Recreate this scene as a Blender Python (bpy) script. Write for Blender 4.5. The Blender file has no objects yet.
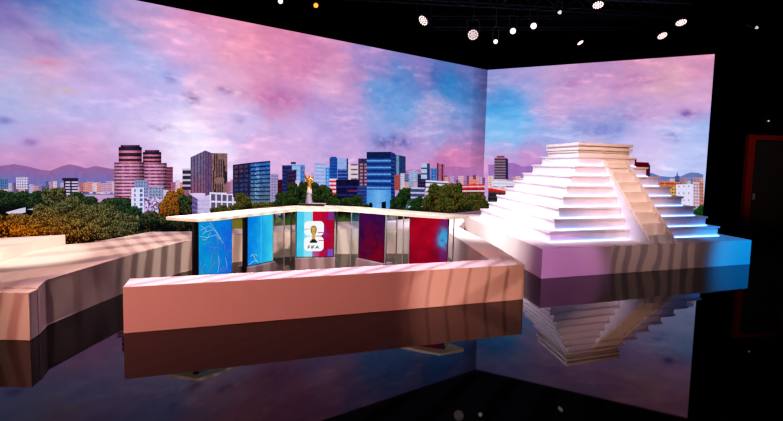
import bpy, bmesh, math, random
import numpy as np
from mathutils import Vector, Matrix
random.seed(7)
C = bpy.context.scene.collection
sc = bpy.context.scene
PI = math.pi

# ------------------------------------------------------------------ camera model
CH, F = 1.7, 542.14
PITCH, ROLL = math.radians(4.949), math.radians(1.463)
CX, CY = 391.5, 210.5
fw = (0, math.cos(PITCH), -math.sin(PITCH)); u0 = (0, math.sin(PITCH), math.cos(PITCH))
rt = (math.cos(ROLL), math.sin(ROLL)*u0[1], math.sin(ROLL)*u0[2])
up = (-math.sin(ROLL), math.cos(ROLL)*u0[1], math.cos(ROLL)*u0[2])
def ray(x, y):
    a = (x-CX)/F; b = -(y-CY)/F
    return tuple(fw[i]+a*rt[i]+b*up[i] for i in range(3))
def atz(x, y, z):
    d = ray(x, y); t = (z-CH)/d[2]; return (d[0]*t, d[1]*t)
def atY(x, y, Y):
    d = ray(x, y); t = Y/d[1]; return (d[0]*t, Y, CH+d[2]*t)

# ------------------------------------------------------------------ helpers
def srgb(c):
    return tuple(((v/255)/12.92 if v/255 <= .04045 else (((v/255)+.055)/1.055)**2.4) for v in c[:3])
def mat(name, col, rough=.6, metal=0, emit=None, es=1, spec=.5, noise=0, nscale=8, stretch=(1,1,1), bump=0):
    m = bpy.data.materials.new(name); m.use_nodes = True; nt = m.node_tree; b = nt.nodes['Principled BSDF']
    c = srgb(col)
    b.inputs['Base Color'].default_value = (*c, 1); b.inputs['Roughness'].default_value = rough
    b.inputs['Metallic'].default_value = metal; b.inputs['Specular IOR Level'].default_value = spec
    if emit:
        b.inputs['Emission Color'].default_value = (*srgb(emit), 1); b.inputs['Emission Strength'].default_value = es
    if noise:
        tc = nt.nodes.new('ShaderNodeTexCoord'); mp = nt.nodes.new('ShaderNodeMapping'); n = nt.nodes.new('ShaderNodeTexNoise')
        mp.inputs['Scale'].default_value = stretch
        n.inputs['Scale'].default_value = nscale; n.inputs['Detail'].default_value = 5
        r = nt.nodes.new('ShaderNodeMapRange'); r.inputs['To Min'].default_value = 1-noise; r.inputs['To Max'].default_value = 1+noise*.5
        mx = nt.nodes.new('ShaderNodeVectorMath'); mx.operation = 'SCALE'; mx.inputs[0].default_value = c
        nt.links.new(tc.outputs['Object'], mp.inputs[0]); nt.links.new(mp.outputs[0], n.inputs['Vector'])
        nt.links.new(n.outputs['Fac'], r.inputs['Value']); nt.links.new(r.outputs[0], mx.inputs['Scale'])
        nt.links.new(mx.outputs[0], b.inputs['Base Color'])
        if bump:
            bp = nt.nodes.new('ShaderNodeBump'); bp.inputs['Strength'].default_value = bump; bp.inputs['Distance'].default_value = .01
            nt.links.new(n.outputs['Fac'], bp.inputs['Height']); nt.links.new(bp.outputs[0], b.inputs['Normal'])
    return m
def attr_mat(name, strength=1, gloss=False):
    m = bpy.data.materials.new(name); m.use_nodes = True; nt = m.node_tree; nt.nodes.clear()
    out = nt.nodes.new('ShaderNodeOutputMaterial'); e = nt.nodes.new('ShaderNodeEmission'); a = nt.nodes.new('ShaderNodeAttribute')
    a.attribute_name = 'Col'; e.inputs['Strength'].default_value = strength
    nt.links.new(a.outputs['Color'], e.inputs['Color'])
    nt.links.new(e.outputs[0], out.inputs['Surface'])
    return m
def link(name, me, parent=None):
    o = bpy.data.objects.new(name, me); C.objects.link(o)
    if parent: o.parent = parent
    return o
def empty(name, label, cat, loc=(0,0,0), group=None):
    o = bpy.data.objects.new(name, None); C.objects.link(o); o.location = loc
    o.empty_display_size = .1
    tag(o, label, cat, group); return o
def tag(o, label=None, cat=None, group=None, kind=None):
    if label: o['label'] = label
    if cat: o['category'] = cat
    if group: o['group'] = group
    if kind: o['kind'] = kind
    return o
def obj(name, bm, m, parent=None, world=True, smooth=False):
    """mesh object; coordinates are world, made local to the parent's location"""
    bmesh.ops.recalc_face_normals(bm, faces=bm.faces)
    me = bpy.data.meshes.new(name); bm.to_mesh(me); bm.free()
    for mm in (m if isinstance(m, (list, tuple)) else [m]): me.materials.append(mm)
    if smooth:
        for p in me.polygons: p.use_smooth = True
    o = link(name, me, parent)
    if parent and world:
        q = parent; off = Vector((0,0,0))
        while q: off += q.location; q = q.parent
        me.transform(Matrix.Translation(-off))
    return o
def prism(pts, z0, z1, bm=None, bevel=0, pts2=None):
    """vertical prism; pts counter-clockwise xy list"""
    own = bm is None
    if own: bm = bmesh.new()
    p2 = pts2 or pts
    lo = [bm.verts.new((p[0], p[1], z0)) for p in pts]; hi = [bm.verts.new((p[0], p[1], z1)) for p in p2]
    fs = [bm.faces.new(lo[::-1]), bm.faces.new(hi)]
    n = len(pts)
    for i in range(n): fs.append(bm.faces.new((lo[i], lo[(i+1)%n], hi[(i+1)%n], hi[i])))
    if bevel:
        es = {e for f in fs for e in f.edges}
        bmesh.ops.bevel(bm, geom=list(es), offset=bevel, segments=2, affect='EDGES', profile=.5)
    return bm
def box(bm, x0, x1, y0, y1, z0, z1, M=None):
    vs = [bm.verts.new((x, y, z)) for x in (x0,x1) for y in (y0,y1) for z in (z0,z1)]
    for f in ((0,1,3,2),(4,6,7,5),(0,4,5,1),(2,3,7,6),(0,2,6,4),(1,5,7,3)): bm.faces.new([vs[i] for i in f])
    if M is not None: bmesh.ops.transform(bm, matrix=M, verts=vs)
    return vs
def tube(bm, a, b, r, n=8, r2=None):
    a = Vector(a); b = Vector(b); d = (b-a); q = d.to_track_quat('Z', 'Y').to_matrix()
    r2 = r if r2 is None else r2
    A = [bm.verts.new(a+q@Vector((r*math.cos(t), r*math.sin(t), 0))) for t in [2*PI*i/n for i in range(n)]]
    B = [bm.verts.new(b+q@Vector((r2*math.cos(t), r2*math.sin(t), 0))) for t in [2*PI*i/n for i in range(n)]]
    bm.faces.new(A[::-1]); bm.faces.new(B)
    for i in range(n): bm.faces.new((A[i], A[(i+1)%n], B[(i+1)%n], B[i]))
def lathe(bm, prof, n=20, loc=(0,0,0), sx=1, sy=1):
    rings = []
    for r, z in prof:
        rings.append([bm.verts.new((loc[0]+sx*r*math.cos(2*PI*i/n), loc[1]+sy*r*math.sin(2*PI*i/n), loc[2]+z)) for i in range(n)])
    for a, b in zip(rings, rings[1:]):
        for i in range(n): bm.faces.new((a[i], a[(i+1)%n], b[(i+1)%n], b[i]))
    bm.faces.new(rings[0][::-1]); bm.faces.new(rings[-1])

# ------------------------------------------------------------------ materials
M_floor = mat('polished_black_floor', (9,8,11), rough=.018, spec=.15)
_nt = M_floor.node_tree; _b = _nt.nodes['Principled BSDF']
_tc = _nt.nodes.new('ShaderNodeTexCoord'); _n = _nt.nodes.new('ShaderNodeTexNoise'); _n.inputs['Scale'].default_value = 1.3; _n.inputs['Detail'].default_value = 4
_r = _nt.nodes.new('ShaderNodeMapRange'); _r.inputs['To Min'].default_value = .008; _r.inputs['To Max'].default_value = .04
_nt.links.new(_tc.outputs['Object'], _n.inputs['Vector']); _nt.links.new(_n.outputs['Fac'], _r.inputs['Value']); _nt.links.new(_r.outputs[0], _b.inputs['Roughness'])
_b.inputs['IOR'].default_value = 1.5
M_black = mat('black_studio_paint', (6,6,7), rough=.95, spec=.1, noise=.3)
M_drape = mat('black_drape_cloth', (5,5,6), rough=1, spec=0, noise=.4, nscale=3, stretch=(6,6,.3))
M_paint = mat('cream_scenic_paint', (226,208,200), rough=.55, spec=.3, noise=.06, nscale=2.5)
M_pyr = mat('white_scenic_stone_paint', (232,222,220), rough=.6, spec=.25, noise=.16, nscale=5, stretch=(1,1,.35))
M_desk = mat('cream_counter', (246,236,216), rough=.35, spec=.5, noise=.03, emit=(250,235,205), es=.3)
M_dark = mat('dark_frame', (14,12,16), rough=.35)
M_grey = mat('grey_base_laminate', (150,138,142), rough=.4, noise=.08)
M_frame = mat('brushed_frame', (190,195,200), rough=.3, metal=.6)
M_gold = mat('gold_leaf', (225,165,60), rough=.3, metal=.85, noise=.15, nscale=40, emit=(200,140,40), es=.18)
M_silver = mat('pale_stone', (205,190,205), rough=.45, noise=.15, nscale=30)
M_red = mat('dark_red_wood', (110,22,16), rough=.5, noise=.3, nscale=6, stretch=(1,1,.2))
M_green = mat('dark_olive_panel', (16,18,14), rough=.8, noise=.3)
M_steel = mat('dark_truss_metal', (60,56,70), rough=.5, metal=.5, noise=.2)
M_lamp = mat('lamp_lens_glow', (255,240,230), emit=(255,226,216), es=1.6)
M_lampw = mat('warm_lamp_lens_glow', (255,190,90), emit=(255,165,60), es=1.6)
M_lampd = mat('dim_lamp_lens_glow', (190,200,190), emit=(200,215,200), es=.8)
M_strip = mat('led_strip_glow', (235,235,255), emit=(95,145,255), es=7.0)
M_pic = attr_mat('led_picture')
M_scr = attr_mat('desk_screen_picture', 1.0)
def glass_mat():
    m = bpy.data.materials.new('clear_glass'); m.use_nodes = True; nt = m.node_tree; nt.nodes.clear()
    o = nt.nodes.new('ShaderNodeOutputMaterial'); t = nt.nodes.new('ShaderNodeBsdfTransparent'); g = nt.nodes.new('ShaderNodeBsdfGlossy')
    fr = nt.nodes.new('ShaderNodeFresnel'); fr.inputs['IOR'].default_value = 1.3
    n = nt.nodes.new('ShaderNodeTexNoise'); n.inputs['Scale'].default_value = 2
    ad = nt.nodes.new('ShaderNodeMath'); ad.operation = 'ADD'; ad.inputs[1].default_value = .02
    mx = nt.nodes.new('ShaderNodeMixShader'); t.inputs[0].default_value = (.93,.95,.95,1); g.inputs['Roughness'].default_value = .02
    ad.inputs[0].default_value = .06; nt.links.new(ad.outputs[0], mx.inputs[0])
    nt.links.new(t.outputs[0], mx.inputs[1]); nt.links.new(g.outputs[0], mx.inputs[2]); nt.links.new(mx.outputs[0], o.inputs[0])
    return m
M_glass = glass_mat()

# ------------------------------------------------------------------ setting
bm = bmesh.new(); box(bm, -16, 18, -6, 22, -.2, 0); tag(obj('floor', bm, M_floor), kind='structure')
bm = bmesh.new(); box(bm, -16, 18, -6, 22, 7.5, 7.7); tag(obj('ceiling', bm, M_black), kind='structure')
bm = bmesh.new(); box(bm, -16.2, -16, -6, 22, 0, 7.5); tag(obj('wall_left', bm, M_black), kind='structure')
bm = bmesh.new(); box(bm, 18, 18.2, -6, 22, 0, 7.5); tag(obj('wall_right', bm, M_black), kind='structure')
bm = bmesh.new(); box(bm, -16, 18, 22, 22.2, 0, 7.5); tag(obj('wall_back', bm, M_black), kind='structure')
bm = bmesh.new(); box(bm, -16, 18, -6.2, -6, 0, 7.5); tag(obj('wall_front', bm, M_black), kind='structure')

# ------------------------------------------------------------------ the two LED walls
W0 = (2.689, 16.048); W1 = (7.566, 13.139)
dW = (.85893, -.51231); dL = (-.76735, -.64120)
HW = 4.479; LW = 5.678; LL = 14.2
nW = (dW[1], -dW[0]); nW = (-.51231, -.85893)      # towards the room
nL = (.64120, -.76735)
class Wall:
    def __init__(s, name, label, d, n, length, sgn):
        s.d = d; s.n = n; s.len = length; s.k = 0
        s.root = empty(name, label, 'video wall', (W0[0]+d[0]*length/2, W0[1]+d[1]*length/2, 0))
    def sz(s, px, py):
        r = ray(px, py); nn = s.n
        t = (W0[0]*nn[0]+W0[1]*nn[1])/(r[0]*nn[0]+r[1]*nn[1])
        return ((r[0]*t-W0[0])*s.d[0]+(r[1]*t-W0[1])*s.d[1], CH+r[2]*t)
    def P(s, a, z, off):
        return (W0[0]+s.d[0]*a+s.n[0]*off, W0[1]+s.d[1]*a+s.n[1]*off, z)
    def mesh(s, name, quads, label=None):
        """quads: list of ([(s,z)...], sRGB colour); one flat coloured mesh lying on the wall"""
        s.k += 1; off = .004+s.k*.0012
        vs = []; fs = []; cols = []
        ox, oy = s.root.location.x, s.root.location.y
        for pts, c in quads:
            b = len(vs); lc = srgb([min(255, max(0, v)) for v in c])
            for a, z in pts:
                p = s.P(min(max(a, .0), s.len), min(max(z, .0), HW), off); vs.append((p[0]-ox, p[1]-oy, p[2])); cols.extend((*lc, 1))
            fs.append(tuple(range(b, b+len(pts))))
        me = bpy.data.meshes.new(name); me.from_pydata(vs, [], fs); me.update()
        at = me.color_attributes.new('Col', 'FLOAT_COLOR', 'POINT'); at.data.foreach_set('color', cols)
        me.materials.append(M_pic)
        o = link(name, me, s.root)
        if label: o['label'] = label
        return o
WL = Wall('video_wall', 'long left LED video wall showing a city skyline under a pink sunset sky', dL, nL, LL, 1)
WR = Wall('video_wall', 'right LED video wall with pink clouds, rising behind the white stepped pyramid', dW, nW, LW, -1)

# body of each wall (thin black cabinet behind the picture)
for w in (WL, WR):
    pts = [w.P(0,0,-.01)[:2], w.P(w.len,0,-.01)[:2], w.P(w.len,0,-.16)[:2], w.P(0,0,-.16)[:2]]
    obj('cabinet', prism(pts, 0, HW+.02), M_dark, w.root)

# sky ------------------------------------------------------------
SKY = [(0,0,110,98,165),(40,4,62,110,175),(80,10,92,130,190),(60,25,80,143,200),(110,12,100,140,200),(130,4,165,150,205),(5,20,150,118,178),
(16,36,130,160,215),(30,30,200,158,198),(42,43,170,112,166),(60,40,150,160,215),(100,30,125,165,220),(140,20,205,150,190),(160,35,200,165,215),
(190,15,205,130,168),(190,50,206,165,214),(10,55,195,165,210),(40,60,210,150,182),(90,55,202,165,214),(120,55,165,170,226),(0,70,150,165,216),
(50,76,204,165,202),(30,92,208,175,200),(100,80,180,165,220),(115,90,205,165,215),(140,70,158,175,230),(150,92,190,175,230),(60,106,178,180,232),
(0,105,165,180,230),(0,125,155,170,226),(100,112,176,180,236),(0,138,175,160,212),(50,140,190,165,215),(100,140,200,162,212),(150,120,200,190,236),
(180,130,225,215,246),(200,143,236,226,250),(230,130,215,190,236),(0,152,192,138,188),(50,156,202,138,182),(100,156,202,145,190),(140,145,215,190,230),
(200,40,216,158,198),(240,42,228,148,176),(270,38,216,136,168),(250,62,222,152,182),(230,80,216,168,205),(260,90,216,146,180),(280,60,212,142,180),
(275,100,196,136,182),(300,60,202,128,172),(300,95,202,140,185),(330,60,206,140,180),(335,85,218,165,200),(320,110,180,155,212),(220,110,218,182,220),
(250,122,188,180,232),(300,122,180,165,222),(330,125,174,160,216),(260,142,216,172,218),(300,146,204,168,218),(350,75,192,142,188),(345,100,176,148,204),
(370,65,160,138,194),(380,95,100,150,212),(400,85,98,134,196),(420,64,142,130,190),(440,68,92,114,176),(450,88,60,130,194),(470,92,78,122,182),
(470,76,112,115,172),(485,80,104,108,166),(485,110,112,128,186),(460,110,110,145,202),(440,110,152,155,206),(425,116,166,156,210),(400,112,115,160,218),
(375,110,150,155,212),(380,126,142,160,218),(350,130,180,155,212),(400,136,150,148,206),(430,136,148,155,212),(460,136,152,144,200),(350,150,190,158,212),
(420,150,190,150,206),(460,156,212,132,178),(480,156,192,128,178),(440,163,190,125,172),(485,140,138,128,184),(400,160,190,150,200)]
SKYR = [(490,75,152,150,206),(495,90,130,150,206),(500,101,72,152,220),(520,110,90,163,226),(495,130,128,185,236),(520,132,130,184,236),(500,150,165,180,232),
(530,90,160,160,216),(520,78,162,150,206),(550,80,186,155,200),(580,75,190,148,192),(600,65,182,142,190),(640,60,202,146,180),(700,60,208,146,180),
(560,100,196,158,204),(590,95,204,160,204),(620,90,194,146,190),(660,82,218,165,184),(700,90,206,158,194),(550,116,190,160,212),(590,115,162,155,212),
(600,127,138,150,210),(620,120,172,155,206),(650,110,196,158,206),(690,110,190,155,205),(540,132,148,175,232),(560,132,148,170,226),(620,132,150,170,228),
(650,136,192,175,226),(680,136,172,186,236),(705,130,158,180,232),(640,152,206,190,232),(680,156,190,196,242),(700,162,180,190,236),(500,161,206,148,200),
(530,160,192,140,196),(540,150,180,150,206),(600,150,200,180,225)]
CL = [(170,78,7,5,-38,-40,-30),(192,98,8,8,-75,-62,-52),(225,90,14,4,-50,-42,-32),(165,129,14,3.5,-55,-60,-45),(4,120,10,4,-42,-42,-30),(30,142,9,4,-30,-30,-24),
(155,113,6,3,-30,-26,-20),(392,142,20,7,-42,-42,-38),(238,120,6,5,-30,-25,-18),(72,91,10,3,14,2,-55),(45,91,8,2.5,8,0,-35),(45,62,16,3,14,-18,-28),
(278,98,26,8,-18,-26,-18),(42,42,12,4,-30,-30,-22),(330,92,10,2,25,15,8),(350,70,8,3,22,12,8),(372,90,4,3,40,15,5),(420,108,6,4,35,20,5)]
CLR = [(687,114,11,4,-52,-48,-34),(674,137,10,5,-50,-42,-34),(605,130,22,6,-32,-26,-14),(635,118,16,4,-26,-24,-14),(590,96,14,3,20,10,4),(568,84,12,4,-18,-18,-10),(640,80,26,6,-14,-18,-8)]
rs = np.random.RandomState(3)
TAB = rs.rand(128,128)
def vnoise(x, y):
    xi = np.floor(x).astype(int); yi = np.floor(y).astype(int); fx = x-xi; fy = y-yi
    fx = fx*fx*(3-2*fx); fy = fy*fy*(3-2*fy)
    g = lambda a, b: TAB[a%128, b%128]
    return (g(xi,yi)*(1-fx)+g(xi+1,yi)*fx)*(1-fy)+(g(xi,yi+1)*(1-fx)+g(xi+1,yi+1)*fx)*fy
def fbm(x, y, o=5):
    s = 0; a = .5; t = 0
    for i in range(o):
        s = s+a*vnoise(x*2**i+17*i, y*2**i+31*i); t += a; a *= .55
    return s/t
def sky(w, pts, clouds, name, ds=.03):
    ns = int(w.len/ds); nz = int(HW/ds)
    S, Z = np.meshgrid(np.linspace(0, w.len, ns+1), np.linspace(0, HW, nz+1), indexing='ij')
    X = S.ravel(); Y = Z.ravel()
    ctrl = [(*w.sz(p[0], p[1]), *p[2:]) for p in pts]
    # domain warp so the blobs break up into streaky cloud shapes
    sg = 1 if w is WL else -1
    wx = X+.34*(fbm(X*1.6+3, Y*2.4, 5)-.5)*2+.42*(fbm(X*3.6+9, Y*7+5, 4)-.5)+.10*(fbm(X*9, Y*12+5, 3)-.5)
    wy = Y+.17*(fbm(X*1.3+40, Y*2.6+9, 5)-.5)*2+.26*(fbm(X*3.1+60, Y*8+2, 4)-.5)+.07*(fbm(X*8+3, Y*11+50, 3)-.5)
    acc = np.zeros((len(X),3)); tw = np.zeros(len(X))
    for a, z, r, g, b in ctrl:
        d2 = ((wx-a)*.8)**2+(wy-z)**2
        k = np.exp(-d2/(2*.27**2))+1e-3/(d2+.05)**1.6
        tw += k
        acc += k[:,None]*np.array([r,g,b])
    col = acc/tw[:,None]
    for px, py, rx, ry, r, g, b in clouds:
        a, z = w.sz(px, py); a2, _ = w.sz(px+rx, py); _, z2 = w.sz(px, py-ry)
        ra = abs(a2-a); rz = abs(z2-z)
        n = fbm(X*6+px, Y*10+py, 4)
        k = np.exp(-(((X-a)/ra)**2+((Y-z)/rz)**2))*np.clip((n-.25)*2.4, 0, 1.5)
        col += k[:,None]*np.array([r,g,b])
    wisp = fbm(X*1.8+Y*1.2+7, Y*5-X*.6, 6)-.5
    fine = fbm(X*9, Y*16, 4)-.5
    cir = np.clip(fbm(X*2.2-Y*3.2+11, Y*9+X*1.5, 6)-.52, 0, 1)*np.clip(fbm(X*.8+31, Y*1.4+2, 3)*2-.7, 0, 1)
    col += (wisp*34+fine*16+cir*175)[:,None]*np.array([1.0,.55,.35])
    if w is WL: col *= (1-.17*np.clip(1-X/.62, 0, 1)**.6)[:,None]
    gr = col.mean(1, keepdims=True); col = gr+(col-gr)*.96
    col = np.clip((col-150)*1.06+152, 0, 255)/255
    lin = np.where(col <= .04045, col/12.92, ((col+.055)/1.055)**2.4)
    me = bpy.data.meshes.new(name)
    ox, oy = w.root.location.x, w.root.location.y
    V = np.stack([W0[0]+w.d[0]*X+w.n[0]*.002-ox, W0[1]+w.d[1]*X+w.n[1]*.002-oy, Y], 1)
    i, j = np.meshgrid(np.arange(ns), np.arange(nz), indexing='ij'); b = (i*(nz+1)+j).ravel()
    Fc = np.stack([b, b+nz+1, b+nz+2, b+1], 1)
    me.from_pydata(V.tolist(), [], Fc.tolist()); me.update()
    at = me.color_attributes.new('Col', 'FLOAT_COLOR', 'POINT')
    at.data.foreach_set('color', np.concatenate([lin, np.ones((len(X),1))], 1).astype(np.float32).ravel())
    me.materials.append(M_pic)
    return link('sky_picture', me, w.root)
sky(WL, SKY, CL, 'sky_left'); sky(WR, SKYR, CLR, 'sky_right')

# picture elements -----------------------------------------------
def lerp(a, b, t): return a+(b-a)*t
def mixc(a, b, t): return tuple(lerp(a[i], b[i], t) for i in range(3))
def jit(c, a): k = random.uniform(-a, a); return tuple(v+k for v in c)
def grid(w, x0, x1, t0, t1, b, nx, ny, cf, b1=None, xb0=None, xb1=None):
    """facade cells between pixel columns; cf(u, v, i, j) -> colour (v=0 top)"""
    b1 = b if b1 is None else b1; xb0 = x0 if xb0 is None else xb0; xb1 = x1 if xb1 is None else xb1
    A = w.sz(x0, t0); B = w.sz(x1, t1); D = w.sz(xb0, b); E = w.sz(xb1, b1)
    def P(u, v):
        return tuple(lerp(lerp(A[k], B[k], u), lerp(D[k], E[k], u), v) for k in (0,1))
    q = []
    for i in range(nx):
        for j in range(ny):
            c = cf((i+.5)/nx, (j+.5)/ny, i, j)
            if c is None: continue
            q.append(([P(i/nx, j/ny), P((i+1)/nx, j/ny), P((i+1)/nx, (j+1)/ny), P(i/nx, (j+1)/ny)], c))
    return q
def poly(w, pix, c): return [([w.sz(*p) for p in pix], c)]
def windows(wall, glassc, jw=10, jg=18, lit=None, litp=0, per=2, perv=2, shade=0):
    def f(u, v, i, j):
        g = (i % per) and (j % perv)
        c = jit(glassc, jg) if g else jit(wall, jw)
        if g and lit and random.random() < litp: c = jit(lit, 15)
        return tuple(k*(1-shade*v) for k in c)
    return f
def bands(a, b, jw=8, n=2, mod=None):
    def f(u, v, i, j):
        c = jit(a if j % n else b, jw)
        if mod: c = tuple(k*mod(u, v) for k in c)
        return c
    return f
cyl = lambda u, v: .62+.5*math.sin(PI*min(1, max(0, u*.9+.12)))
def tower(w, name, q, label=None): return w.mesh(name, q, label)

# ground of the picture
def groundcol(u, v, i, j):
    n = random.random(); return mixc((24,34,22), (86,96,44), n*n)
WL.mesh('treetop_ground', grid(WL, -40, 488, 207, 196, 330, 260, 60, groundcol, b1=262))
WR.mesh('treetop_ground', grid(WR, 488, 704, 196, 205, 240, 110, 20, lambda u,v,i,j: mixc((30,32,34),(110,100,90), random.random()**2), b1=240))
# mountains
def ridge(w, pts, base, c0, c1):
    q = []
    for (xa, ya), (xb, yb) in zip(pts, pts[1:]):
        n = max(1, int(abs(xb-xa)/3))
        for k in range(n):
            x0 = lerp(xa, xb, k/n); x1 = lerp(xa, xb, (k+1)/n); y0 = lerp(ya, yb, k/n); y1 = lerp(ya, yb, (k+1)/n)
            for m in range(5):
                q.append(([w.sz(x0, lerp(y0, base, m/5)), w.sz(x1, lerp(y1, base, m/5)), w.sz(x1, lerp(y1, base, (m+1)/5)), w.sz(x0, lerp(y0, base, (m+1)/5))], jit(mixc(c0, c1, m/4), 3)))
    return q
WL.mesh('mountain_range', ridge(WL, [(-40,168),(-15,166),(0,166),(14,164),(22,165.5),(30,167),(40,169.5),(50,170.8),(56,168.5),(62,166),(70,164.3),(78,166),(86,168.3),(95,166),(104,167.5),(113,169),(125,172)], 195, (146,108,158), (100,126,196)))
WL.mesh('mountain_range', ridge(WL, [(385,172),(410,170),(430,169),(445,167),(455,166),(466,167.5),(476,165.5),(487.6,164.5)], 190, (176,118,172), (168,120,178)))
WR.mesh('mountain_range', ridge(WR, [(488.4,164.5),(500,165),(508,162.8),(514,163),(523,166.6),(532,166),(545,164)], 195, (158,118,182), (150,120,186)))
WR.mesh('mountain_range', ridge(WR, [(640,174),(652,173),(660,176),(672,177),(681,176.3),(686,173.8),(690.8,172.4),(698,172.8),(703.2,174.7)], 195, (108,124,178), (150,165,215)))

def skyline(w, x0, x1, ytop, ybot, cols, wmin, wmax, var):
    x = x0; q = []
    while x < x1:
        ww = random.uniform(wmin, wmax); t = ytop+random.uniform(0, var); xe = min(x+ww, x1)
        c = random.choice(cols); d = tuple(v*.6 for v in c); n = max(2, int(ww*1.6)); ny = max(2, int((ybot-t)*1.1))
        q += grid(w, x, xe, t, t, ybot, n, ny, windows(c, d, 12, 20))
        x += ww*random.uniform(.7, 1)
    return q
PASTEL = [(190,175,210),(205,150,165),(150,130,165),(110,95,120),(215,205,225),(160,110,120),(95,105,150),(225,190,190)]
WL.mesh('low_rise_district', skyline(WL, -40, 116, 181, 194, PASTEL, 1.8, 6, 7))
WL.mesh('office_block', grid(WL, -2, 8, 178, 179, 189, 10, 8, windows((90,120,165),(60,80,130), 10, 14)))
WL.mesh('office_block', grid(WL, 16, 28, 177.5, 177.5, 189, 10, 9, windows((200,190,225),(95,85,120), 12, 20))+grid(WL, 19, 25, 175.5, 175.5, 178, 4, 2, bands((165,150,190),(130,110,150))))
WL.mesh('apartment_block', skyline(WL, 79, 114, 180.5, 192, [(215,150,150),(230,170,160),(200,160,190),(180,120,130),(225,200,215)], 4, 9, 4))
WL.mesh('striped_office_block', poly(WL, [(62,178),(78,178),(78,180.5),(62,180.5)], (52,36,58))+grid(WL, 63.6, 77.8, 180, 180, 194.5, 9, 10, lambda u,v,i,j: jit((60,44,74) if (j%2==0 or i in (0,4)) else (205,190,220), 10)))
WL.mesh('distant_skyline', skyline(WL, 226, 300, 181, 200, [(150,130,175),(190,165,205),(120,110,160),(205,150,170)], 2.5, 6, 8))
WL.mesh('distant_skyline', skyline(WL, 300, 345, 172, 198, [(150,170,220),(180,180,225),(120,130,190),(200,170,205)], 2, 4.5, 12))
WL.mesh('distant_skyline', skyline(WL, 402, 450, 174, 196, [(150,150,200),(200,165,190),(110,110,160),(215,190,215),(90,80,120)], 2, 5, 9))
# round towers
def twin(w, x0, x1, xc0, xc1, tc, tb, bot, nm):
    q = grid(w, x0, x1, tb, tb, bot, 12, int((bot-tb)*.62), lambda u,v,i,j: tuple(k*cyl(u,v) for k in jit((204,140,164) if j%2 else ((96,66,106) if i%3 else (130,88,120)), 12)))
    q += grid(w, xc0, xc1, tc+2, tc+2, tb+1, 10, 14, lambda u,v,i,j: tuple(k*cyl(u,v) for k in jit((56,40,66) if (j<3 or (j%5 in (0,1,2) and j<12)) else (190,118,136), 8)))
    q += grid(w, xc0+2, xc1-2, tc, tc, tc+2.5, 8, 2, bands((60,44,70),(96,66,92), 6, 2, cyl))
    return w.mesh(nm, q)
twin(WL, 142, 166.5, 142.5, 161, 150, 163, 190, 'round_apartment_tower')
twin(WL, 113.8, 144, 118.3, 141.5, 145, 162.5, 199, 'round_apartment_tower')
WL.mesh('brown_office_block', grid(WL, 166, 172.5, 167, 167, 190, 5, 14, bands((140,84,104),(98,56,78))))
WL.mesh('low_rise_district', skyline(WL, 171, 192, 178, 198, [(225,150,160),(200,120,130),(230,200,220),(170,110,140)], 4, 8, 5))
WL.mesh('slim_office_block', grid(WL, 182, 190.5, 168.5, 168.5, 190, 4, 12, bands((60,52,70),(200,185,205), 8, 3)))
WL.mesh('glass_office_block', grid(WL, 148, 163, 186, 186, 199, 10, 8, windows((150,150,185),(84,110,130), 10, 18)))
WL.mesh('grey_office_block', grid(WL, 134, 147.5, 180, 180, 206, 10, 16, windows((140,150,190),(88,96,140), 8, 14)))
WL.mesh('scaffolded_building', grid(WL, 142, 158, 197, 197, 222, 14, 20, lambda u,v,i,j: jit(random.choice([(205,185,225),(150,130,180),(220,205,240),(120,70,120),(90,80,120)]), 12)))
WL.mesh('white_apartment_block', grid(WL, 131, 143.5, 187.5, 187.5, 221, 9, 22, lambda u,v,i,j: jit((78,98,160) if (i in (2,6,7) and j%3) else (214,214,240), 8)))
# faceted dark tower
q = grid(WL, 190, 204.7, 157.3, 150.4, 193, 14, 26, lambda u,v,i,j: jit(mixc((118,104,138), (150,84,104), max(0, v*1.3-.5)) if i%3 else (82,72,100), 12))
q += grid(WL, 204.7, 211.2, 150.4, 153, 196, 5, 26, lambda u,v,i,j: jit((112,86,120) if i%2 else (92,70,104), 9), b1=194)
q += grid(WL, 211.2, 226.8, 153, 153.4, 192.5, 14, 26, lambda u,v,i,j: jit((58,44,54) if hash((i*13, j//4*7)) % 3 == 0 else (134,104,104), 14))
WL.mesh('faceted_dark_tower', q)
q = grid(WL, 187, 197, 193, 199, 215, 4, 8, bands((120,104,150),(96,84,130)), b1=216)+grid(WL, 197, 210, 199.5, 199.5, 216, 6, 8, bands((196,184,226),(184,172,218)))
q += grid(WL, 209, 237, 192, 194, 209, 20, 10, lambda u,v,i,j: jit((225,215,240) if (i%4==0 or j in (0,5)) else (96,92,120), 12))
WL.mesh('white_podium_building', q)
WL.mesh('low_rise_district', skyline(WL, 226, 234, 178, 194, [(170,120,150),(190,150,180)], 3, 5, 4))
q = grid(WL, 232.2, 250, 164.8, 162.6, 197, 14, 22, lambda u,v,i,j: jit(mixc((58,66,110), (120,60,70), max(0, math.sin(v*4+u*3))*.6) if (i%4 and j%3) else (40,38,66), 12))
q += grid(WL, 250, 269.5, 162.6, 160.8, 203, 14, 30, lambda u,v,i,j: jit(mixc((30,38,74),(44,60,90),v) if j%3==0 else mixc(mixc((50,104,180),(96,110,120),v),(130,170,215), (.9 if i in (3,4,5) else .2)*random.random()), 16))
WL.mesh('blue_glass_tower', q)
WL.mesh('concrete_block', grid(WL, 269.5, 277.5, 174, 174, 202, 6, 20, windows((160,146,186),(116,104,150), 8, 8)))
WL.mesh('brick_office_block', grid(WL, 277, 289, 179.5, 179.5, 200, 9, 12, lambda u,v,i,j: jit((205,130,150) if (j%3==1 and i in (4,5,7)) else (70,26,44), 12)))
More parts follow.
